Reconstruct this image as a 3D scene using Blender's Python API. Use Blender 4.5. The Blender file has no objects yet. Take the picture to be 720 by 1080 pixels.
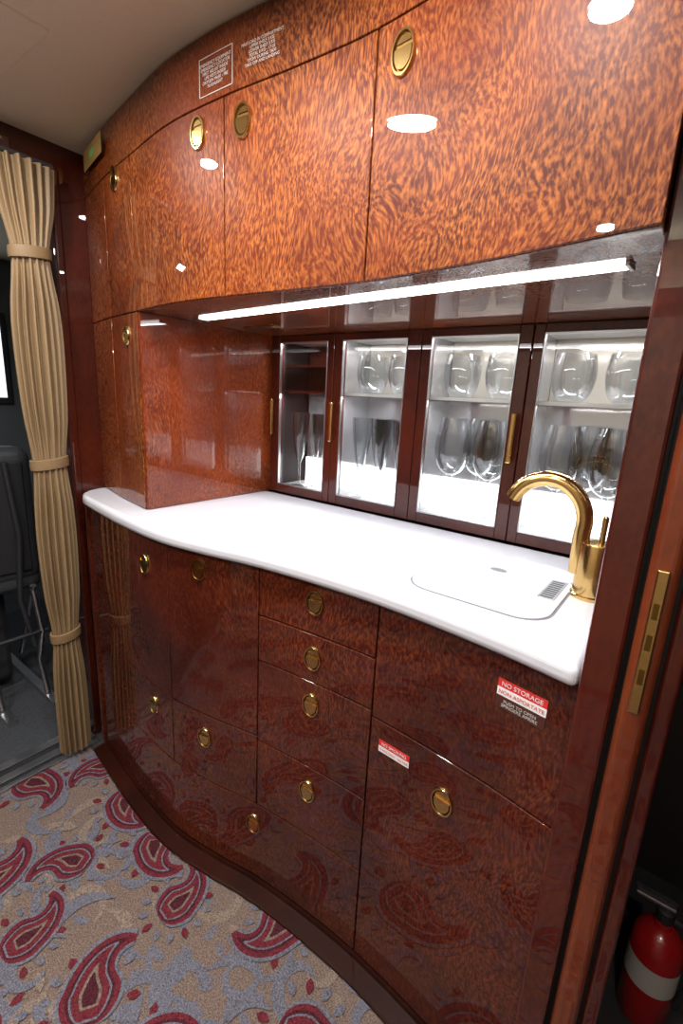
import bpy, bmesh, math, random
from mathutils import Vector, Matrix
random.seed(7)
S = bpy.context.scene
COL = S.collection
try:
    S.view_settings.view_transform = 'Standard'
except Exception: pass

# ------------------------------------------------------------------ materials
def nt(name):
    m = bpy.data.materials.new(name); m.use_nodes = True
    n = m.node_tree.nodes; l = m.node_tree.links
    b = n["Principled BSDF"]
    return m, n, l, b

def plain(name, col, rough=0.5, metal=0.0, coat=0.0, noise=0.0, nscale=40, emis=None, estr=0, bump=0.0, spec=None):
    m, n, l, b = nt(name)
    b.inputs["Roughness"].default_value = rough
    b.inputs["Metallic"].default_value = metal
    b.inputs["Coat Weight"].default_value = coat
    b.inputs["Coat Roughness"].default_value = 0.05
    if spec is not None: b.inputs["Specular IOR Level"].default_value = spec
    tc = n.new("ShaderNodeTexCoord"); nz = n.new("ShaderNodeTexNoise")
    nz.inputs["Scale"].default_value = nscale; nz.inputs["Detail"].default_value = 4
    l.new(tc.outputs["Object"], nz.inputs["Vector"])
    cr = n.new("ShaderNodeValToRGB")
    c0 = [max(0, c * (1 - noise)) for c in col[:3]] + [1]; c1 = [c * (1 + noise) for c in col[:3]] + [1]
    cr.color_ramp.elements[0].color = c0; cr.color_ramp.elements[1].color = c1
    cr.color_ramp.elements[0].position = .3; cr.color_ramp.elements[1].position = .7
    l.new(nz.outputs["Fac"], cr.inputs["Fac"]); l.new(cr.outputs["Color"], b.inputs["Base Color"])
    if bump:
        bp = n.new("ShaderNodeBump"); bp.inputs["Strength"].default_value = bump; bp.inputs["Distance"].default_value = .002
        l.new(nz.outputs["Fac"], bp.inputs["Height"]); l.new(bp.outputs["Normal"], b.inputs["Normal"])
    if emis:
        b.inputs["Emission Color"].default_value = (*emis, 1); b.inputs["Emission Strength"].default_value = estr
    return m

def burl(name, dark, mid, light, fleck=0.5, rot=0.6, scale=1.0, coat=1.0):
    m, n, l, b = nt(name)
    tc = n.new("ShaderNodeTexCoord")
    wn = n.new("ShaderNodeTexNoise"); wn.inputs["Scale"].default_value = 3.0 * scale; wn.inputs["Detail"].default_value = 2.2
    l.new(tc.outputs["Object"], wn.inputs["Vector"])
    sub = n.new("ShaderNodeVectorMath"); sub.operation = 'SUBTRACT'; sub.inputs[1].default_value = (.5, .5, .5)
    l.new(wn.outputs["Color"], sub.inputs[0])
    sc = n.new("ShaderNodeVectorMath"); sc.operation = 'SCALE'; sc.inputs["Scale"].default_value = .22
    l.new(sub.outputs[0], sc.inputs[0])
    ad = n.new("ShaderNodeVectorMath"); ad.operation = 'ADD'
    l.new(tc.outputs["Object"], ad.inputs[0]); l.new(sc.outputs[0], ad.inputs[1])
    mp = n.new("ShaderNodeMapping"); mp.inputs["Rotation"].default_value = (0, rot, 0); mp.inputs["Scale"].default_value = (1.0, 1.0, .34)
    l.new(ad.outputs[0], mp.inputs["Vector"])
    f1 = n.new("ShaderNodeTexNoise"); f1.inputs["Scale"].default_value = 240 * scale; f1.inputs["Detail"].default_value = 2; f1.inputs["Roughness"].default_value = .5
    l.new(mp.outputs[0], f1.inputs["Vector"])
    r1 = n.new("ShaderNodeValToRGB")
    e = r1.color_ramp.elements; e[0].position = .40; e[0].color = (0, 0, 0, 1); e[1].position = .80; e[1].color = (1, 1, 1, 1)
    l.new(f1.outputs["Fac"], r1.inputs["Fac"])
    f2 = n.new("ShaderNodeTexNoise"); f2.inputs["Scale"].default_value = 5 * scale; f2.inputs["Detail"].default_value = 4; f2.inputs["Distortion"].default_value = .8
    l.new(ad.outputs[0], f2.inputs["Vector"])
    r2 = n.new("ShaderNodeValToRGB"); e = r2.color_ramp.elements
    e[0].position = .32; e[0].color = (*dark, 1); e[1].position = .68; e[1].color = (*mid, 1)
    l.new(f2.outputs["Fac"], r2.inputs["Fac"])
    f3 = n.new("ShaderNodeTexNoise"); f3.inputs["Scale"].default_value = 2.8 * scale; f3.inputs["Detail"].default_value = 3
    l.new(ad.outputs[0], f3.inputs["Vector"])
    mr = n.new("ShaderNodeMapRange"); mr.inputs["From Min"].default_value = .36; mr.inputs["From Max"].default_value = .64
    mr.inputs["To Min"].default_value = fleck * .28; mr.inputs["To Max"].default_value = fleck
    l.new(f3.outputs["Fac"], mr.inputs["Value"])
    mu = n.new("ShaderNodeMath"); mu.operation = 'MULTIPLY'
    l.new(r1.outputs["Color"], mu.inputs[0]); l.new(mr.outputs[0], mu.inputs[1])
    mx = n.new("ShaderNodeMix"); mx.data_type = 'RGBA'
    mx.inputs["B"].default_value = (*light, 1)
    l.new(mu.outputs[0], mx.inputs["Factor"]); l.new(r2.outputs["Color"], mx.inputs["A"])
    l.new(mx.outputs["Result"], b.inputs["Base Color"])
    b.inputs["Roughness"].default_value = .45
    b.inputs["Specular IOR Level"].default_value = .12
    b.inputs["Coat Weight"].default_value = coat; b.inputs["Coat Roughness"].default_value = .003; b.inputs["Coat IOR"].default_value = 1.56
    return m

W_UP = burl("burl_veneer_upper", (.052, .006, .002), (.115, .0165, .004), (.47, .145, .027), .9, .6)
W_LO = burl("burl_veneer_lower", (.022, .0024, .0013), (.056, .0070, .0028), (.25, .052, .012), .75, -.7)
W_RET = burl("burl_veneer_side", (.078, .0085, .002), (.155, .023, .0055), (.42, .11, .022), .65, .2)
W_DK = burl("mahogany_trim", (.030, .0038, .002), (.072, .009, .0035), (.15, .027, .008), .4, 0, .6)
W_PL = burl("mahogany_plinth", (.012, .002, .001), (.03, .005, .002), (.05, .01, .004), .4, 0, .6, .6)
W_CU = burl("mahogany_bullnose", (.085, .014, .005), (.16, .032, .010), (.22, .055, .015), .4, 0, .6)
BRASS = plain("polished_brass", (.70, .48, .19), .17, 1.0, noise=.04, nscale=200)
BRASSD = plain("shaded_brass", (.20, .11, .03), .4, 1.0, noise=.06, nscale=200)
GAP = plain("dark_gap", (.006, .004, .004), .7)
WHITE = plain("solid_surface_white", (.56, .56, .61), .22, coat=.3, noise=.01)
SEAM = plain("sink_seam", (.14, .14, .17), .4)
CREAM = plain("cream_headliner", (.72, .65, .50), .5, noise=.02, nscale=90)
CREAMW = plain("cream_wall_panel", (.33, .27, .20), .6, noise=.03)
LED = plain("led_diffuser", (1, 1, 1), .4, emis=(1, .98, .97), estr=9)
LEDC = plain("led_cabinet", (1, 1, 1), .4, emis=(.93, .96, 1), estr=3.4)
DISC = plain("downlight_lens", (1, 1, 1), .4, emis=(1, .98, .95), estr=80)
STEEL = plain("steel", (.6, .6, .62), .3, 1.0, noise=.05)
PANEL = plain("cabinet_back_satin", (.54, .53, .54), .08, .65, noise=.02, nscale=12)
SHELFM = plain("shelf_satin", (.70, .69, .67), .25, .1, noise=.03)
BEIGEB = plain("cabinet_upper_back", (.62, .56, .49), .12, .3, noise=.04)
BLACKP = plain("black_plastic", (.02, .02, .022), .45)
GREYL = plain("grey_leather", (.040, .042, .047), .45, noise=.15, bump=.3, nscale=120)
GREYC = plain("grey_cabin_carpet", (.042, .045, .052), .95, noise=.45, nscale=260, bump=.5)
RED = plain("red_enamel", (.40, .010, .010), .25, coat=.6)
LRED = plain("label_red", (.60, .03, .03), .4)
LWHT = plain("label_white", (.72, .72, .72), .4)
LWHT2 = plain("label_lettering_grey", (.50, .47, .44), .4)
LDRK = plain("label_dark", (.06, .02, .015), .3)
GREEN = plain("exit_green", (.02, .32, .08), .4, emis=(.1, .9, .3), estr=.15)
PLATE = plain("brass_sign_plate", (.72, .48, .16), .28, .6)
CURT = plain("khaki_curtain_fabric", (.215, .138, .068), .6, noise=.10, nscale=260, bump=.25)
CURTB = plain("khaki_tieback_fabric", (.19, .118, .054), .6, noise=.10, nscale=260)
SKYW = plain("window_daylight", (1, 1, 1), .5, emis=(.85, .92, 1), estr=1.4)
DARKW = plain("dark_recess_wall", (.02, .014, .012), .6, noise=.1)
LINER = plain("grey_liner", (.11, .12, .13), .6)

def glassy(name, tint, minr=.03, maxr=.9, blend=.25, rough=.03):
    m = bpy.data.materials.new(name); m.use_nodes = True
    n = m.node_tree.nodes; l = m.node_tree.links; n.clear()
    o = n.new("ShaderNodeOutputMaterial"); t = n.new("ShaderNodeBsdfTransparent"); g = n.new("ShaderNodeBsdfGlossy")
    t.inputs["Color"].default_value = (*tint, 1); g.inputs["Roughness"].default_value = rough
    lw = n.new("ShaderNodeLayerWeight"); lw.inputs["Blend"].default_value = blend
    mr = n.new("ShaderNodeMapRange"); mr.inputs["To Min"].default_value = minr; mr.inputs["To Max"].default_value = maxr
    l.new(lw.outputs["Facing"], mr.inputs["Value"])
    mx = n.new("ShaderNodeMixShader"); l.new(mr.outputs[0], mx.inputs["Fac"])
    l.new(t.outputs[0], mx.inputs[1]); l.new(g.outputs[0], mx.inputs[2]); l.new(mx.outputs[0], o.inputs["Surface"])
    return m
PANE = glassy("door_pane_glass", (.97, .98, .98), .03, .22)
CRYS = glassy("crystal_glass", (.98, .99, 1.0), .05, 1.0, .2, .03)

# ------------------------------------------------------------------ helpers
def empty(name):
    e = bpy.data.objects.new(name, None); COL.objects.link(e); e.empty_display_size = .1
    return e
def mk(name, verts, faces, mat, parent=None, smooth=None, bevel=0, seg=2, mats=None, midx=None):
    me = bpy.data.meshes.new(name); me.from_pydata(verts, [], faces); me.update()
    bm = bmesh.new(); bm.from_mesh(me)
    if midx is None: bmesh.ops.recalc_face_normals(bm, faces=bm.faces)
    bm.to_mesh(me); bm.free()
    o = bpy.data.objects.new(name, me); COL.objects.link(o)
    for m_ in (mats or [mat]): me.materials.append(m_)
    if midx: 
        for p, i in zip(me.polygons, midx): p.material_index = i
    if smooth is not None:
        me.shade_smooth(); me.set_sharp_from_angle(angle=math.radians(smooth))
    if bevel:
        b = o.modifiers.new("bevel", 'BEVEL'); b.width = bevel; b.segments = seg; b.limit_method = 'ANGLE'; b.angle_limit = math.radians(35)
    if parent: o.parent = parent
    return o
def box(name, x0, x1, y0, y1, z0, z1, mat, parent=None, bevel=0, seg=2):
    v = [(x, y, z) for x in (x0, x1) for y in (y0, y1) for z in (z0, z1)]
    f = [(0, 1, 3, 2), (4, 6, 7, 5), (0, 4, 5, 1), (2, 3, 7, 6), (0, 2, 6, 4), (1, 5, 7, 3)]
    return mk(name, v, f, mat, parent, bevel=bevel, seg=seg)
def prism(name, poly, z0, z1, mat, parent=None, bevel=0, seg=3, smooth=30):
    n = len(poly)
    v = [(x, y, z0) for x, y in poly] + [(x, y, z1) for x, y in poly]
    f = [tuple(range(n - 1, -1, -1)), tuple(range(n, 2 * n))] + [(i, (i + 1) % n, n + (i + 1) % n, n + i) for i in range(n)]
    return mk(name, v, f, mat, parent, smooth=smooth, bevel=bevel, seg=seg)
def lathe(name, prof, loc, mat, parent=None, seg=32, cap=True, smooth=40):
    v = []; f = []
    for r, z in prof:
        for i in range(seg):
            a = 2 * math.pi * i / seg; v.append((loc[0] + r * math.cos(a), loc[1] + r * math.sin(a), loc[2] + z))
    for j in range(len(prof) - 1):
        for i in range(seg):
            k = (i + 1) % seg
            f.append((j * seg + i, j * seg + k, (j + 1) * seg + k, (j + 1) * seg + i))
    if cap:
        f.append(tuple(range(seg))); f.append(tuple(range((len(prof) - 1) * seg, len(prof) * seg)))
    return mk(name, v, f, mat, parent, smooth=smooth)
def tube(name, pts, r, mat, parent=None, cyclic=False):
    c = bpy.data.curves.new(name, 'CURVE'); c.dimensions = '3D'; c.bevel_depth = r; c.bevel_resolution = 6; c.use_fill_caps = True
    s = c.splines.new('POLY'); s.points.add(len(pts) - 1)
    for p, q in zip(s.points, pts): p.co = (*q, 1)
    s.use_cyclic_u = cyclic; s.use_smooth = True
    o = bpy.data.objects.new(name, c); COL.objects.link(o); c.materials.append(mat)
    if parent: o.parent = parent
    return o
def interp(pts):
    xs = [p[0] for p in pts]; ys = [p[1] for p in pts]; n = len(xs)
    m = []
    for i in range(n):
        if i == 0: m.append((ys[1] - ys[0]) / (xs[1] - xs[0]))
        elif i == n - 1: m.append((ys[-1] - ys[-2]) / (xs[-1] - xs[-2]))
        else: m.append((ys[i + 1] - ys[i - 1]) / (xs[i + 1] - xs[i - 1]))
    def f(x):
        if x <= xs[0]: return ys[0] + m[0] * (x - xs[0])
        if x >= xs[-1]: return ys[-1] + m[-1] * (x - xs[-1])
        for i in range(n - 1):
            if x <= xs[i + 1]:
                h = xs[i + 1] - xs[i]; t = (x - xs[i]) / h
                return ((2*t**3 - 3*t*t + 1) * ys[i] + (t**3 - 2*t*t + t) * h * m[i] + (-2*t**3 + 3*t*t) * ys[i+1] + (t**3 - t*t) * h * m[i+1])
    return f
def slope(f, x): return (f(x + .005) - f(x - .005)) / .01

XL, XR = -1.58, -.07      # inner faces of the two bulkheads
YB = 1.165                # glass cabinet front plane
ZC = .92                  # counter height
ZU = 1.44                 # underside of overhead cabinets
ZT = 1.90                 # ceiling
yU = interp([(-1.62, .778), (-1.4, .728), (-1.2, .695), (-1.0, .668), (-.82, .669), (-.65, .682), (-.49, .687), (-.28, .662), (-.07, .616)])
yC = interp([(-1.446, .648), (-1.2, .617), (-1.0, .607), (-.85, .627), (-.72, .654), (-.55, .672), (-.4, .677), (-.2, .662), (-.07, .641)])
yL = lambda x: yC(x) + .022

def cpanel(name, x0, x1, z0, z1, fy, mat, parent, th=.02, gap=.0012, bevel=.0012, off=0):
    x0 += gap; x1 -= gap; z0 += gap; z1 -= gap
    n = max(2, int((x1 - x0) / .02)); v = []; f = []
    for i in range(n + 1):
        x = x0 + (x1 - x0) * i / n; y = fy(x) + off
        v += [(x, y, z0), (x, y, z1), (x, y + th, z1), (x, y + th, z0)]
    for i in range(n):
        a = i * 4; b = a + 4
        for k in range(4):
            f.append((a + k, a + (k + 1) % 4, b + (k + 1) % 4, b + k))
    f.append((0, 1, 2, 3)); f.append((n*4+3, n*4+2, n*4+1, n*4))
    return mk(name, v, f, mat, parent, smooth=30, bevel=bevel)
def csweep(name, x0, x1, fy, prof, mat, parent):
    n = int((x1 - x0) / .02); v = []; f = []; k = len(prof)
    for i in range(n + 1):
        x = x0 + (x1 - x0) * i / n; y = fy(x)
        v += [(x, y + o, z) for o, z in prof]
    for i in range(n):
        for j in range(k - 1):
            f.append((i*k+j, i*k+j+1, (i+1)*k+j+1, (i+1)*k+j))
    return mk(name, v, f, mat, parent, smooth=40)

def latch(x, z, fy, parent, a=.022, b=.029):
    v = []; f = []; mi = []; seg = 36
    prof = [(1.0, 0), (1.0, .003), (.95, .0055), (.84, .0055), (.80, .003), (.77, .0012)]
    for r, d in prof:
        for i in range(seg):
            t = 2*math.pi*i/seg; v.append((a*r*math.cos(t), -d, b*r*math.sin(t)))
    for j in range(len(prof)-1):
        for i in range(seg):
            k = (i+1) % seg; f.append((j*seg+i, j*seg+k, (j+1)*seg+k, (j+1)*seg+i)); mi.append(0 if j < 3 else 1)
    f.append(tuple(range((len(prof)-1)*seg, len(prof)*seg))); mi.append(1)
    def paddle(t0, t1, d, r):
        pts = [(a*r*math.cos(t), b*r*math.sin(t)) for t in [t0 + (t1-t0)*i/16 for i in range(17)]]
        s = len(v)
        for px, pz in pts: v.append((px, -.0008, pz))
        for px, pz in pts: v.append((px*.96, -d, pz*.96))
        m = len(pts)
        f.append(tuple(range(s+m, s+2*m))); mi.append(0)
        for i in range(m): 
            k = (i+1) % m; f.append((s+i, s+k, s+m+k, s+m+i)); mi.append(0)
    paddle(math.radians(165), math.radians(375), .0048, .74)
    paddle(math.radians(35), math.radians(145), .003, .74)
    o = mk("latch", v, f, None, parent, smooth=35, mats=[BRASS, BRASSD], midx=mi)
    o.rotation_euler = (0, 0, math.atan(slope(fy, x))); o.location = (x, fy(x) + .0005, z)
    return o
def text(name, body, size, loc, rz, mat, parent):
    c = bpy.data.curves.new(name, 'FONT'); c.body = body; c.size = size; c.align_x = 'CENTER'; c.align_y = 'CENTER'
    c.extrude = .0001; c.space_line = .95
    o = bpy.data.objects.new(name, c); COL.objects.link(o); c.materials.append(mat)
    o.rotation_euler = (math.pi/2, 0, rz); o.location = loc
    if parent: o.parent = parent
    return o

# ------------------------------------------------------------------ room shell
box("floor", -1.66, 1.0, -1.1, 1.7, -.06, 0, plain("subfloor", (.03, .025, .025), .9))
box("ceiling", -1.66, 1.0, -1.1, 1.7, ZT, ZT + .05, CREAM)
box("wall_back", -1.66, 1.0, 1.40, 1.46, 0, ZT, DARKW)
box("wall_front", -1.66, 1.0, -1.1, -1.04, 0, ZT, CREAMW)
box("wall_right", .94, 1.0, -1.04, 1.40, 0, ZT, DARKW)
box("wall_lobby", .35, .94, .60, .64, 0, ZT, W_DK)
wl = empty("wall_left")
box("jamb_panel", -1.66, XL, .69, 1.40, 0, ZT, W_DK, wl)
box("jamb_bullnose", -1.665, XL + .004, .672, .70, 0, 1.84, W_DK, wl, bevel=.008, seg=4)
box("header", -1.66, XL, -.30, .69, 1.82, ZT, W_DK, wl)
box("aft_panel", -1.66, XL, -1.04, -.30, 0, ZT, W_DK, wl)
box("ceiling_access_panel", -1.45, -1.12, .22, .50, ZT - .004, ZT + .002, CREAM, bevel=.002)

# ------------------------------------------------------------------ base cabinet
base = empty("base_cabinet")
X0 = -1.50; V0 = -1.30; V1 = -1.0; V2 = -.72; V3 = -.42; ZB = .026
poly = [(X0 + .01, 1.39)] + [(x, yL(x) + .012) for x in [X0 + .01 + (XR - X0 - .012) * i / 60 for i in range(61)]] + [(XR - .002, 1.39)]
prism("carcass", poly, .002, .885, GAP, base, smooth=30)
D = [("end_panel", X0, V0, ZB, .885), ("door_left", V0, V1, .45, .885), ("drawer_left", V0, V1, .252, .45), 
     ("door_middle", V1, V2, .45, .885), ("drawer_middle", V1, V2, .252, .45),
     ("drawer_top", V2, V3, .768, .885), ("drawer_second", V2, V3, .655, .768), ("drawer_third", V2, V3, .44, .655), ("drawer_fourth", V2, V3, .252, .44),
     ("drawer_wide", V0, V3, ZB, .252), ("sink_panel", V3, XR, .643, .885), ("door_right", V3, XR, ZB, .643)]
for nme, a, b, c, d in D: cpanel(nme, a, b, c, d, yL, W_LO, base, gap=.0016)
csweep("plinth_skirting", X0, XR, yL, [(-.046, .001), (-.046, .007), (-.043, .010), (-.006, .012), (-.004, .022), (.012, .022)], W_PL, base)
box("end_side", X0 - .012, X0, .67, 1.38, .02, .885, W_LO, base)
for x, z in [(-1.107, .80), (-.89, .84), (-1.09, .385), (-.88, .382), (-.727, .19), (-.57, .84), (-.57, .712), (-.57, .60), (-.57, .375), (-.252, .555)]:
    latch(x, z, yL, base)

# ------------------------------------------------------------------ countertop
ct = [(-1.578, 1.163), (-1.578, .78), (-1.572, .735), (-1.556, .70), (-1.53, .674), (-1.49, .656)]
ct += [(x, yC(x)) for x in [-1.446 + (XR - .001 + 1.446) * i / 60 for i in range(61)]] + [(XR - .001, 1.163)]
ctop = prism("countertop", ct, .886, ZC, WHITE, None, bevel=.013, seg=5, smooth=30)
sink = empty("sink")
def rrect(x0, x1, y0, y1, r, n=8):
    p = []
    for cx, cy, a0 in ((x1-r, y1-r, 0), (x0+r, y1-r, 90), (x0+r, y0+r, 180), (x1-r, y0+r, 270)):
        for i in range(n+1):
            a = math.radians(a0 + 90*i/n); p.append((cx + r*math.cos(a), cy + r*math.sin(a)))
    return p
prism("sink_seam", rrect(-.403, -.141, .737, 1.001, .056), ZC - .001, ZC + .0006, SEAM, sink)
prism("sink_cover", rrect(-.3995, -.1445, .7410, .9975, .052), ZC - .001, ZC + .0026, WHITE, sink, bevel=.0012)
pf = [(-.285 + .017*math.cos(t), .94 + .011*math.sin(t)) for t in [2*math.pi*i/24 for i in range(24)]]
prism("finger_hole", pf, ZC, ZC + .0032, plain("hole_grey", (.16, .16, .18), .5), sink)
gr = empty("drain_grille")
box("plate", -.185, -.155, .85, .965, ZC + .001, ZC + .0037, STEEL, gr, bevel=.001)
for i in range(9): box("slot_%d" % i, -.181, -.159, .857 + i*.0115, .862 + i*.0115, ZC + .002, ZC + .0041, BLACKP, gr)

# faucet
fa = empty("faucet")
fx, fy_ = -.112, .93
lathe("body", [(.034, 0), (.034, .006), (.031, .008), (.031, .098), (.029, .103), (.012, .105)], (fx, fy_, ZC), BRASS, fa, 40)
pts = [(-.140, fy_, ZC + .04), (-.142, fy_, ZC + .09), (-.142, fy_, 1.04)]
for i in range(0, 21):
    a = math.radians(-2 + i*8.0); pts.append((-.210 + .069*math.cos(a), fy_, 1.052 + .074*math.sin(a)))
tube("spout", pts, .0145, BRASS, fa)
lathe("lever", [(.0045, 0), (.0055, .05), (.003, .053)], (fx + .004, fy_, ZC + .10), BRASS, fa, 16)

# ------------------------------------------------------------------ overhead cabinet
up = empty("overhead_cabinet")
def area_poly(xa, xb, fy, off, yb):
    return [(xa, yb)] + [(x, fy(x) + off) for x in [xa + (xb - xa) * i / 50 for i in range(51)]] + [(xb, yb)]
prism("carcass", area_poly(XL + .002, XR - .002, yU, .012, 1.38), ZU + .02, ZT - .002, GAP, up)
prism("underside", area_poly(-1.195, XR - .001, yU, .004, YB + .02), ZU, ZU + .018, W_UP, up, bevel=.002)
U = [("fixed_panel", XL, -1.385), ("door_1", -1.385, -1.2), ("door_2", -1.2, -.822), ("door_3", -.822, -.49), ("door_4", -.49, XR)]
for nme, a, b in U: cpanel(nme, a, b, ZU, 1.787, yU, W_UP, up, gap=.0016)
cpanel("fascia", XL, XR, 1.787, ZT - .001, yU, W_UP, up)
for x, z in [(-.44, 1.738), (-.771, 1.735), (-.896, 1.744), (-1.3, 1.762)]: latch(x, z, yU, up, .021, .030)
tw = empty("side_cabinet")
prism("carcass", area_poly(XL + .002, -1.203, yU, .012, YB + .2), ZC + .001, ZU - .001, GAP, tw)
cpanel("fixed_panel", XL, -1.385, ZC + .002, ZU, yU, W_UP, tw)
cpanel("door", -1.385, -1.2, ZC + .002, ZU, yU, W_UP, tw)
box("return_panel", -1.203, -1.193, yU(-1.2) + .004, YB + .01, ZC + .001, ZU, W_RET, tw, bevel=.002)
latch(-1.27, 1.386, yU, tw, .019, .026)

# led light bar
lb = empty("under_cabinet_light_bar")
def bar(name, p, q, w, z0, z1, mat, parent):
    d = (Vector(q) - Vector(p)).normalized(); nrm = Vector((-d.y, d.x)) * w / 2
    P = [Vector(p)+nrm, Vector(q)+nrm, Vector(q)-nrm, Vector(p)-nrm]
    return prism(name, [(a.x, a.y) for a in P], z0, z1, mat, parent, bevel=.001)
bar("end_cap", (-1.106, .8275), (-1.100, .827), .032, ZU - .006, ZU, STEEL, lb)
bar("end_cap", (-.117, .7505), (-.111, .750), .032, ZU - .006, ZU, STEEL, lb)
bar("diffuser", (-1.10, .827), (-.117, .7505), .030, ZU - .004, ZU, LED, lb)
al = bpy.data.lights.new("light_bar_lamp", 'AREA'); al.shape = 'RECTANGLE'; al.size = .98; al.size_y = .02; al.energy = 2; al.color = (1, .98, .97)
ao = bpy.data.objects.new("light_bar_lamp", al); COL.objects.link(ao); ao.location = (-.61, .789, ZU - .006); ao.rotation_euler = (0, 0, math.atan2(-.0765, .983)); ao.parent = lb
vg = empty("air_vent")
box("plate", -1.12, -1.01, .98, 1.02, ZU - .003, ZU, BRASS, vg, bevel=.001)
for i in range(6): box("slot_%d" % i, -1.112 + i*.017, -1.102 + i*.017, .985, 1.015, ZU - .0036, ZU - .001, BLACKP, vg)

# ------------------------------------------------------------------ glass display cabinet
gc = empty("glass_display_cabinet")
Dr = [(-1.19, -.925, -1.152, -.950), (-.925, -.632, -.893, -.675), (-.632, -.347, -.603, -.378), (-.347, -.073, -.322, -.098)]
for i, (a, b, g0, g1) in enumerate(Dr):
    k = i + 1; z0, z1 = ZC + .003, ZU - .001; gz0, gz1 = .952, 1.420
    for nm, q in (("stile_a", (a + .001, g0, z0, z1)), ("stile_b", (g1, b - .001, z0, z1)), ("rail_top", (g0, g1, gz1, z1)), ("rail_bottom", (g0, g1, z0, gz0))):
        box("door_%d_%s" % (k, nm), q[0], q[1], YB, YB + .02, q[2], q[3], W_DK, gc, bevel=.002)
    for nm, q in (("bead_a", (g0, g0 + .003, gz0, gz1)), ("bead_b", (g1 - .003, g1, gz0, gz1)), ("bead_t", (g0, g1, gz1 - .004, gz1)), ("bead_c", (g0, g1, gz0, gz0 + .004))):
        box("door_%d_%s" % (k, nm), q[0], q[1], YB - .002, YB + .008, q[2], q[3], STEEL, gc, bevel=.001)
    box("door_%d_pane" % k, g0, g1, YB + .010, YB + .013, gz0, gz1, PANE, gc)
    if i: box("partition_%d" % k, a - .006, a + .006, YB + .021, 1.36, z0, z1, PANEL, gc)
box("cabinet_back", -1.19, XR - .003, 1.36, 1.37, ZC, ZU, PANEL, gc)
box("cabinet_floor", -1.19, XR - .003, YB + .021, 1.36, ZC, ZC + .02, SHELFM, gc)
box("cabinet_top", -1.19, XR - .003, YB + .021, 1.36, ZU - .012, ZU, SHELFM, gc)
for i, (a, b, g0, g1) in enumerate(Dr):
    box("shelf_%d" % i, a + .007, b - .007, YB + .03, 1.358, 1.262, 1.270, SHELFM if i else W_DK, gc)
    if i: box("upper_back_%d" % i, a + .007, b - .007, 1.350, 1.359, 1.273, ZU - .013, BEIGEB, gc)
    box("led_low_%d" % i, a + .008, b - .008, 1.345, 1.359, ZC + .021, ZC + .11, LEDC, gc)
box("dark_shelf", -1.183, -.932, YB + .03, 1.358, 1.345, 1.353, W_DK, gc)
box("dark_back", -1.183, -.932, 1.350, 1.359, 1.273, ZU - .013, W_DK, gc)
for i, hx in enumerate((-1.172, -.915, -.362)):
    box("handle_%d" % (i+1), hx - .006, hx + .006, YB - .022, YB - .012, 1.12, 1.24, BRASS, gc, bevel=.003)
    for hz in (1.13, 1.23): box("handle_post", hx - .004, hx + .004, YB - .013, YB + .001, hz - .004, hz + .004, BRASS, gc)

# glasses: double-walled profiles
def smoothprof(p, k=3):
    out = []
    for i in range(len(p) - 1):
        p0 = p[max(0, i-1)]; p1 = p[i]; p2 = p[i+1]; p3 = p[min(len(p)-1, i+2)]
        for j in range(k):
            t = j / k
            out.append(tuple(.5*((2*p1[c]) + (-p0[c]+p2[c])*t + (2*p0[c]-5*p1[c]+4*p2[c]-p3[c])*t*t + (-p0[c]+3*p1[c]-3*p2[c]+p3[c])*t**3) for c in (0, 1)))
    out.append(p[-1]); return out
def dbl(outer, t=.0009): return outer + [(max(.001, r - t), h + (t*2 if j == 0 else 0)) for j, (r, h) in reversed(list(enumerate(outer)))]
wine = [(.001, .001), (.034, .001), (.034, .003), (.008, .007), (.0036, .014), (.0034, .085)] + dbl(smoothprof([(.005, .090), (.024, .102), (.036, .125), (.039, .150), (.036, .180), (.030, .215)]))
flute = [(.001, .001), (.028, .001), (.028, .003), (.006, .007), (.0036, .012), (.0034, .070)] + dbl(smoothprof([(.005, .076), (.014, .10), (.021, .14), (.026, .18), (.029, .225)]))
tumb = [(.001, .002)] + dbl(smoothprof([(.026, .002), (.040, .022), (.047, .055), (.045, .085), (.041, .105)]))
def glasses(name, items, mat):
    v = []; f = []; seg = 36
    for prof, x, y, z, s, tilt in items:
        b0 = len(v)
        for r, h in prof:
            for i in range(seg):
                a = 2*math.pi*i/seg; X = r*s*math.cos(a); Z = h*s
                v.append((x + X + math.sin(tilt)*Z, y + r*s*math.sin(a), z + Z*math.cos(tilt)))
        for j in range(len(prof)-1):
            for i in range(seg):
                k = (i+1) % seg; f.append((b0+j*seg+i, b0+j*seg+k, b0+(j+1)*seg+k, b0+(j+1)*seg+i))
    return mk(name, v, f, mat, None, smooth=60)
it = []; zf = ZC + .021
for i, (a, b, g0, g1) in enumerate(Dr):
    w_ = g1 - g0
    if i < 2:
        for fx_, yy in ((.18, 1.235), (.52, 1.230), (.86, 1.235), (.35, 1.305), (.70, 1.305)): it.append((flute, g0 + w_*fx_, yy, zf, 1.14, 0))
    else:
        for fx_, yy in ((.25, 1.240), (.75, 1.235), (.50, 1.305)): it.append((wine, g0 + w_*fx_, yy, zf, 1.28, 0))
glasses("wine_glasses", it, CRYS)
it = []
for i, (a, b, g0, g1) in enumerate(Dr[1:]):
    for fx_, yy in ((.24, 1.255), (.76, 1.255)):
        it.append((tumb, g0 + (g1-g0)*fx_, yy, 1.271, 1.05, 0))
glasses("tumbler_glasses", it, CRYS)
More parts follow.
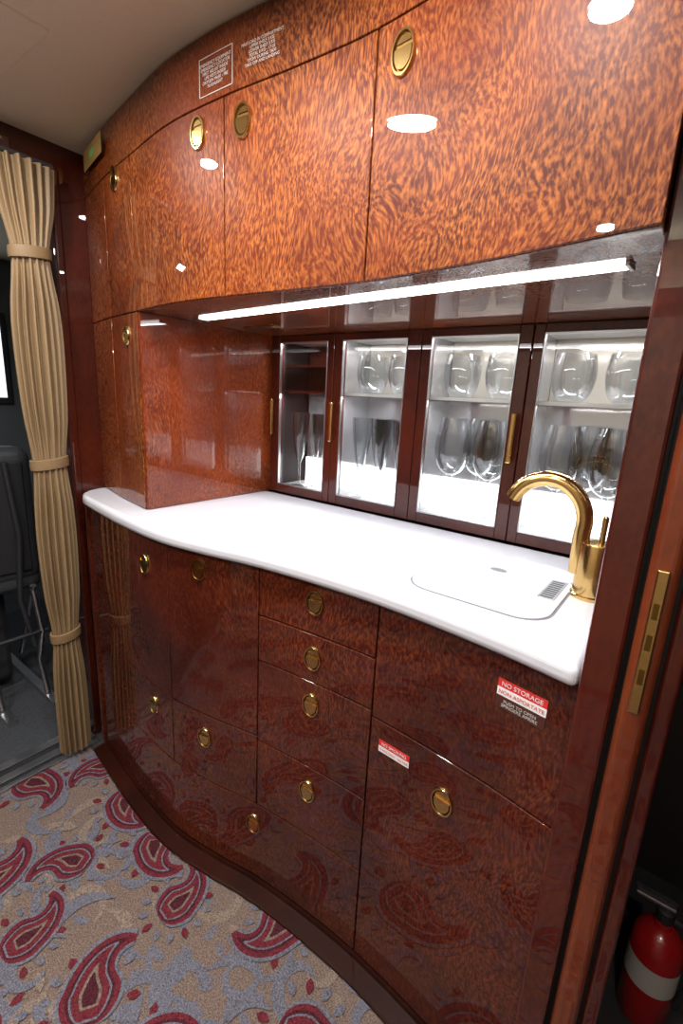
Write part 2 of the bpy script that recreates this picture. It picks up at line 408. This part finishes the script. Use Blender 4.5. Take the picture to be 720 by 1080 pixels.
for x in (-1.05, -.78, -.49, -.21):
    for z in (ZU - .016, 1.258):
        a_ = bpy.data.lights.new("cabinet_lamp", 'AREA'); a_.shape = 'RECTANGLE'; a_.size = .2; a_.size_y = .015; a_.energy = .9; a_.color = (.95, .97, 1)
        o = bpy.data.objects.new("cabinet_lamp", a_); COL.objects.link(o); o.location = (x, 1.205, z); o.parent = gc

# ------------------------------------------------------------------ right bulkhead / door frame
rb = empty("wall_partition")
box("core", XR + .001, .034, .70, 1.40, 0, ZT, W_DK, rb)
box("front_panel", XR + .0005, -.029, .632, .70, 0, ZT, W_DK, rb, bevel=.004)
box("groove", -.029, -.022, .650, .70, 0, ZT, GAP, rb)
box("jamb_bullnose", -.022, .010, .630, .70, 0, ZT, W_CU, rb, bevel=.010, seg=5)
box("jamb_groove", .010, .014, .65, .70, 0, ZT, GAP, rb)
box("jamb_return", .014, .034, .645, .70, 0, ZT, W_DK, rb, bevel=.006, seg=4)
st = empty("door_strike_plate")
box("plate", -.0125, .0005, .6255, .6295, .895, 1.08, BRASS, st, bevel=.0018)
for z in (.935, .98, 1.02): box("slot", -.009, -.003, .6245, .626, z, z + .020, BRASSD, st)

# fire extinguisher
fe = empty("fire_extinguisher")
EX, EY = .118, 1.02
lathe("cylinder", [(.042, 0), (.046, .006), (.046, .19), (.042, .21), (.028, .228), (.016, .235), (.016, .25)], (EX, EY, .001), RED, fe, 36)
lathe("label", [(.0465, .10), (.0465, .16)], (EX, EY, .001), LWHT2, fe, 36, cap=False)
lathe("valve", [(.012, .25), (.016, .252), (.016, .275), (.009, .28)], (EX, EY, .001), BLACKP, fe, 20)
box("handle", EX - .055, EX + .015, EY - .007, EY + .007, .283, .291, STEEL, fe, bevel=.002)
box("lever", EX - .06, EX + .015, EY - .007, EY + .007, .302, .309, BLACKP, fe, bevel=.002)
tube("hose", [(EX + .015, EY, .262), (EX + .05, EY, .255), (EX + .065, EY, .21), (EX + .063, EY, .12), (EX + .05, EY, .06)], .008, BLACKP, fe)

# ------------------------------------------------------------------ labels
def label(name, x, z, w, h, fy, bands, off=.0012, frame=False):
    e = empty(name); rz = math.atan(slope(fy, x)); y = fy(x) - off
    c, s = math.cos(rz), math.sin(rz)
    def plate(nm, u0, u1, za, zb, mat):
        v = [(x + u0*c, y + u0*s, z + za), (x + u1*c, y + u1*s, z + za), (x + u1*c, y + u1*s, z + zb), (x + u0*c, y + u0*s, z + zb)]
        v += [(a, b + .0008, d) for a, b, d in v]
        mk(nm, v, [(0,1,2,3), (7,6,5,4), (0,4,5,1), (1,5,6,2), (2,6,7,3), (3,7,4,0)], mat, e)
    hw = w/2
    for i, (za, zb, mat, txt, tm, sz) in enumerate(bands):
        if mat: plate("plate_%d" % i, -hw, hw, za, zb, mat)
        text("lettering_%d" % i, txt, sz, (x + s*.0006, y - .0008, z + (za+zb)/2), rz, tm, e)
    if frame:
        hh = h/2; t_ = .0012
        plate("border_a", -hw, hw, hh - t_, hh, LWHT2); plate("border_b", -hw, hw, -hh, -hh + t_, LWHT2)
        plate("border_c", -hw, -hw + t_, -hh, hh, LWHT2); plate("border_d", hw - t_, hw, -hh, hh, LWHT2)
    return e
label("warning_label", -.145, .825, .078, .03, yL, [(.002, .016, LRED, "NO STORAGE", LWHT, .0105), (-.012, .002, LWHT, "NON ASPORTATE", LRED, .009), (-.034, -.013, LDRK, "PUSH TO OPEN\nSPINGERE APRIRE", LWHT2, .0075)])
label("warning_label", -.362, .590, .070, .03, yL, [(.0, .013, LRED, "NO SMOKING", LWHT, .009), (-.013, 0, LWHT, "WASTE ONLY - NO FIRE", LRED, .006)])
label("placard", -.843, 1.830, .092, .062, yU, [(-.026, .026, None, "EMERGENCY EQUIPMENT\nEMERGENCY LOCATOR\nFIRST AID KIT INSIDE\nLIFE VESTS INSIDE\nOXYGEN MASK - PBE\nFLASHLIGHT", LWHT2, .0075)], frame=True)
label("placard", -.726, 1.832, .09, .06, yU, [(-.026, .026, None, "MAX LOAD IN COMPARTMENT\nUPPER SHELF 3 KG\nLOWER SHELF 5 KG\nTOTAL 8 KG - 17 LB\nSTOW DURING TAXI\nTAKE OFF AND LANDING", LWHT2, .0068)])
ex = label("exit_sign", -1.43, 1.855, .17, .05, yU, [(-.024, .024, PLATE, "EXIT", GREEN, .022)], off=.012)
e2 = empty("header_placard"); box("plate", XL, XL + .001, .50, .58, 1.845, 1.868, LDRK, e2)
t = text("lettering", "PUSH DOOR\nTO OPEN", .009, (XL + .002, .54, 1.857), math.pi/2, LWHT2, e2)

# ------------------------------------------------------------------ curtain
cu = empty("curtain")
prof = interp([(.03, .044), (.25, .043), (.46, .036), (.62, .046), (.8, .050), (1.02, .043), (1.2, .054), (1.4, .057), (1.59, .044), (1.7, .060), (1.81, .070)])
v = []; f = []; seg = 220; rows = 90; CX, CY = -1.535, .590
for j in range(rows + 1):
    z = .03 + (1.81 - .03) * j / rows; w = prof(z)
    near = min(abs(z - k) for k in (.46, 1.02, 1.59)); amp = .003 + .008 * min(1, near / .12)
    for i in range(seg):
        a = 2*math.pi*i/seg
        s_ = math.sin(17*a + .25*math.sin(z*3.1)); rr = (abs(s_)**.7) * (1 if s_ > 0 else -1) * amp + math.sin(5*a + z*1.2) * amp * .3
        v.append((CX + (.026 + rr) * math.cos(a), CY + (w + rr*.6) * math.sin(a), z))
for j in range(rows):
    for i in range(seg):
        k = (i+1) % seg; f.append((j*seg+i, j*seg+k, (j+1)*seg+k, (j+1)*seg+i))
f.append(tuple(range(seg))); f.append(tuple(range(rows*seg, (rows+1)*seg)))
mk("drape", v, f, CURT, cu, smooth=80)
for q, z in enumerate((.46, 1.02, 1.59)):
    w = prof(z) + .004; v = []; f = []; s2 = 48
    pr = [(0, -.016), (.005, -.014), (.006, 0), (.005, .014), (0, .016)]
    for d, dz in pr:
        for i in range(s2):
            a = 2*math.pi*i/s2; v.append((CX + (.030 + d)*math.cos(a), CY + (w + d)*math.sin(a), z + dz + .006*math.sin(a)))
    for j in range(4):
        for i in range(s2):
            k = (i+1) % s2; f.append((j*s2+i, j*s2+k, (j+1)*s2+k, (j+1)*s2+i))
    mk("tieback_%d" % (q+1), v, f, CURTB, cu, smooth=60)
box("curtain_track", -1.55, -1.52, -.28, .66, 1.812, 1.822, BLACKP, cu)

# ------------------------------------------------------------------ forward cabin through the doorway
box("floor_forward", -3.3, -1.66, -1.1, 1.4, -.06, -.005, GREYC)
box("ceiling_forward", -3.3, -1.66, -1.1, 1.4, ZT, ZT + .05, CREAM)
box("wall_forward_end", -3.3, -3.24, -1.1, 1.4, 0, ZT, LINER)
box("wall_forward_side", -3.24, -1.66, 1.34, 1.4, 0, ZT, LINER)
box("wall_forward_aisle", -3.24, -1.66, -1.1, -1.04, 0, ZT, LINER)
w1 = empty("window_1")
box("frame", -3.24, -3.215, .42, 1.08, 1.12, 1.62, BLACKP, w1, bevel=.01)
box("pane", -3.216, -3.21, .46, 1.045, 1.16, 1.58, SKYW, w1)
dt = empty("door_threshold_track")
for i, (a, b, m_) in enumerate([(-1.66, -1.625, STEEL), (-1.622, -1.60, BLACKP), (-1.598, -1.565, STEEL), (-1.562, -1.55, BLACKP), (-1.548, -1.53, STEEL)]):
    box("rail_%d" % i, a, b, -.30, .668, 0, .006 + .003*(i % 2 == 0), m_, dt, bevel=.0015)
se = empty("crew_seat")
box("cushion", -2.36, -1.98, .30, .70, .46, .55, GREYL, se, bevel=.035, seg=4)
box("backrest", -2.07, -1.97, .30, .70, .50, 1.02, GREYL, se, bevel=.045, seg=5)
box("backrest_panel", -1.972, -1.958, .34, .66, .55, .97, BLACKP, se, bevel=.006, seg=3)
box("headrest", -2.06, -1.98, .39, .61, 1.03, 1.17, GREYL, se, bevel=.03, seg=4)
box("armrest", -2.34, -2.0, .70, .74, .66, .70, BLACKP, se, bevel=.015, seg=3)
box("pedestal", -2.26, -2.10, .42, .60, .05, .46, BLACKP, se, bevel=.02)
for y in (.34, .50, .66):
    tube("leg", [(-2.0, y, .50), (-1.93, y, .3), (-1.99, y, .15), (-1.94, y, .02)], .011, STEEL, se)
    tube("strut", [(-1.97, y, .48), (-2.2, y, .10)], .009, STEEL, se)
    box("floor_rail", -2.4, -1.85, y - .015, y + .015, -.005, .02, STEEL, se)
tube("cross_tube", [(-1.93, .32, .30), (-1.93, .68, .30)], .009, BLACKP, se)
tube("harness", [(-1.95, .60, .97), (-1.94, .62, .7), (-1.94, .60, .45), (-1.93, .63, .25)], .010, BLACKP, se)

# ------------------------------------------------------------------ carpet
def carpet_mat(name, col, amt=.55):
    return plain(name, col, .95, noise=amt, nscale=330, bump=.8, spec=.1)
CM = [carpet_mat("carpet_taupe", (.165, .118, .098)), carpet_mat("carpet_bluegrey", (.130, .126, .155)), carpet_mat("carpet_crimson", (.120, .020, .028)),
      carpet_mat("carpet_wine", (.062, .014, .021)), carpet_mat("carpet_sand", (.20, .15, .12))]
cv = []; cf = []; ci = []
def edge(x):
    return yL(x) - .0475 if x < XR else .625
def clampp(p):
    x = min(.935, max(-1.528, p[0])); return (x, min(edge(x), max(-1.035, p[1])))
zc = [0]
def stroke(sp, ws, z, mi):
    L = []; R = []
    for i, p in enumerate(sp):
        a = sp[max(0, i-1)]; c = sp[min(len(sp)-1, i+1)]
        dx, dy = c[0]-a[0], c[1]-a[1]; d = math.hypot(dx, dy) or 1; nx, ny = -dy/d, dx/d
        L.append(clampp((p[0]+nx*ws[i], p[1]+ny*ws[i]))); R.append(clampp((p[0]-nx*ws[i], p[1]-ny*ws[i])))
    b = len(cv)
    for p, q in zip(L, R): cv.append((p[0], p[1], z)); cv.append((q[0], q[1], z))
    for i in range(len(L) - 1):
        cf.append((b+2*i, b+2*i+1, b+2*i+3, b+2*i+2)); ci.append(mi)
def xf(pts, ox, oy, a, s, fl):
    c, q = math.cos(a), math.sin(a)
    return [(ox + s*(fl*x*c - y*q), oy + s*(fl*x*q + y*c)) for x, y in pts]
ZP = .0042
def paisley(ox, oy, a, s, fl):
    n = 44; sp = []; bw = []; x = 0; y = -.35
    for i in range(n + 1):
        t = i / n
        sp.append((x, y)); ang = math.pi/2 - 2.2 * max(0, t - .35)**1.2 * 1.5
        x += 1.15*math.cos(ang) / n; y += 1.15*math.sin(ang) / n
        w = .29 * math.sqrt(max(0, 1 - ((.3 - t)/.3)**2)) if t < .3 else .29 * (1 - (t - .3)/.7)**1.1
        bw.append(w)
    P = xf(sp, ox, oy, a, s, fl)
    def lay(d, k, mi, i0=0, i1=n+1):
        idx = [i for i in range(n+1) if bw[i] + d > .004 and i0 <= i < i1]
        if len(idx) > 3: stroke([P[i] for i in idx], [(bw[i] + d) * s for i in idx], ZP + k*1e-4, mi)
    lay(.095, 1, 1); lay(.045, 2, 2); lay(-.020, 3, 3, 1); lay(-.055, 4, 1, 2); lay(-.080, 5, 2, 3); lay(-.165, 6, 0, 7, 26); lay(-.20, 7, 3, 8, 22)
    for k in range(12):
        t = math.radians(120 + k*25)
        q = xf([(.47*m_*math.cos(t), -.05 + .47*m_*math.sin(t)) for m_ in (.90, 1.0, 1.12, 1.24)], ox, oy, a, s, fl)
        stroke(q, [.012*s, .045*s, .05*s, .006*s], ZP, 1 if k % 3 else 2)
def scroll(ox, oy, a, s, fl, mi):
    zc[0] += 1; z0 = .0006 + zc[0]*1.3e-5
    n = 60; sp = []; w = []
    for i in range(n+1):
        t = i/n; r = .55*(1 - .60*t); th = -1.2 + 5.0*t
        sp.append((r*math.cos(th), r*math.sin(th))); w.append(s*(.012 + .12*math.sin(math.pi*t)**.8 * (1 - .5*t)))
    stroke(xf(sp, ox, oy, a, s, fl), w, z0, mi)
    sp = [(.45 + .30*math.sin(t*3.2), -.35 - 1.1*t) for t in [i/24 for i in range(25)]]
    stroke(xf(sp, ox, oy, a, s, fl), [s*(.008 + .11*math.sin(math.pi*i/24)) for i in range(25)], z0 + 4e-6, mi)
    for k in range(3):
        t = .8 + k*1.1; r0 = .62
        q = [((r0 + .10*j)*math.cos(t + .05*j), (r0 + .10*j)*math.sin(t + .05*j)) for j in range(5)]
        stroke(xf(q, ox, oy, a, s, fl), [.01*s, .07*s, .085*s, .055*s, .008*s], z0 + 8e-6, mi)
rnd = random.Random(5)
cent = []
tries = 0
while tries < 9000:
    tries += 1
    p = (rnd.uniform(-1.5, .9), rnd.uniform(-1.0, .66))
    if p[1] > edge(p[0]) + .03: continue
    if all(math.hypot(p[0]-q[0], p[1]-q[1]) > .178 for q in cent): cent.append(p)
for p in cent:
    for k in range(3):
        a = rnd.uniform(0, 6.28); d = rnd.uniform(.09, .14)
        scroll(p[0] + d*math.cos(a), p[1] + d*math.sin(a), rnd.uniform(0, 6.28), rnd.uniform(.085, .13), rnd.choice((-1, 1)), (1, 4, 1)[k])
for p in cent: paisley(p[0], p[1], rnd.uniform(0, 6.28), rnd.uniform(.145, .185), rnd.choice((-1, 1)))
xs = [-1.529 + (XR + 1.529) * i / 60 for i in range(61)]
b0 = len(cv); ring = [(x, edge(x) - .0005) for x in xs] + [(XR + .001, .625), (.936, .625), (.936, -1.038), (-1.529, -1.038)]
cv += [(x, y, .0004) for x, y in ring]; cf.append(tuple(range(b0, b0 + len(ring)))); ci.append(0)
carpet = mk("paisley_carpet", cv, cf, None, None, mats=CM, midx=ci)

# ------------------------------------------------------------------ lights
for i, (x, y, e) in enumerate([(-.39, .36, 8.5), (-.76, .315, 8.5), (-1.25, .33, 6), (-.39, -.45, 10), (-1.0, -.5, 10), (.3, -.3, 6)]):  # front row follows the door reflections; rear ones are added as general fill
    d = empty("ceiling_downlight") 
    lathe("trim_ring", [(.030, 0), (.044, 0), (.044, -.004), (.034, -.007), (.030, -.003)], (x, y, ZT), STEEL, d, 32, cap=False)
    lathe("lens", [(.030, -.001), (.028, -.003), (.0, -.004)], (x, y, ZT), DISC, d, 32, cap=False)
    L = bpy.data.lights.new("lamp", 'AREA'); L.shape = 'DISK'; L.size = .06; L.energy = e; L.color = (1, .975, .94)
    o = bpy.data.objects.new("lamp", L); COL.objects.link(o); o.location = (x, y, ZT - .012); o.parent = d
cl = empty("added_uplight")  # unseen uplight and its shelf, added to brighten the ceiling
box("uplight_shelf", -1.5, .9, -1.04, -.96, 1.66, 1.675, W_DK, cl, bevel=.003)
box("uplight_shelf_lip", -1.5, .9, -.972, -.96, 1.675, 1.715, W_DK, cl, bevel=.003)
L = bpy.data.lights.new("added_uplight_lamp", 'AREA'); L.shape = 'RECTANGLE'; L.size = 2.2; L.size_y = .05; L.energy = 18; L.color = (1, .97, .91)
o = bpy.data.objects.new("added_uplight_lamp", L); COL.objects.link(o); o.location = (-.3, -1.0, 1.685); o.rotation_euler = (math.radians(180 - 35), 0, 0); o.parent = cl
L = bpy.data.lights.new("cabin_fill", 'AREA'); L.size = .12; L.energy = 3.5; L.color = (.9, .95, 1)  # unseen fill without a fixture, added to lighten the seat beyond the doorway
o = bpy.data.objects.new("cabin_fill", L); COL.objects.link(o); o.location = (-2.4, -.2, ZT - .02)
w = bpy.data.worlds.new("world"); S.world = w; w.use_nodes = True
w.node_tree.nodes["Background"].inputs[0].default_value = (.6, .65, .7, 1); w.node_tree.nodes["Background"].inputs[1].default_value = .3

# ------------------------------------------------------------------ camera
cam = bpy.data.cameras.new("camera"); co = bpy.data.objects.new("camera", cam); COL.objects.link(co)
cam.sensor_fit = 'VERTICAL'; cam.sensor_height = 36; cam.lens = 16.5; cam.clip_start = .02
dn = Vector((-110, 2060, 495)).normalized(); lf = Vector((-677, -155, 495)).normalized()
Xc = (-(lf - dn * lf.dot(dn))).normalized(); Zc = -dn; Yc = Zc.cross(Xc)
if Yc.z < 0: Yc = -Yc
right = Vector((Xc.x, Yc.x, Zc.x)); down = Vector((Xc.y, Yc.y, Zc.y)); fwd = Vector((Xc.z, Yc.z, Zc.z))
M = Matrix((( right.x, -down.x, -fwd.x, 0), (right.y, -down.y, -fwd.y, 0), (right.z, -down.z, -fwd.z, 1.25), (0, 0, 0, 1)))
co.matrix_world = M
S.camera = co
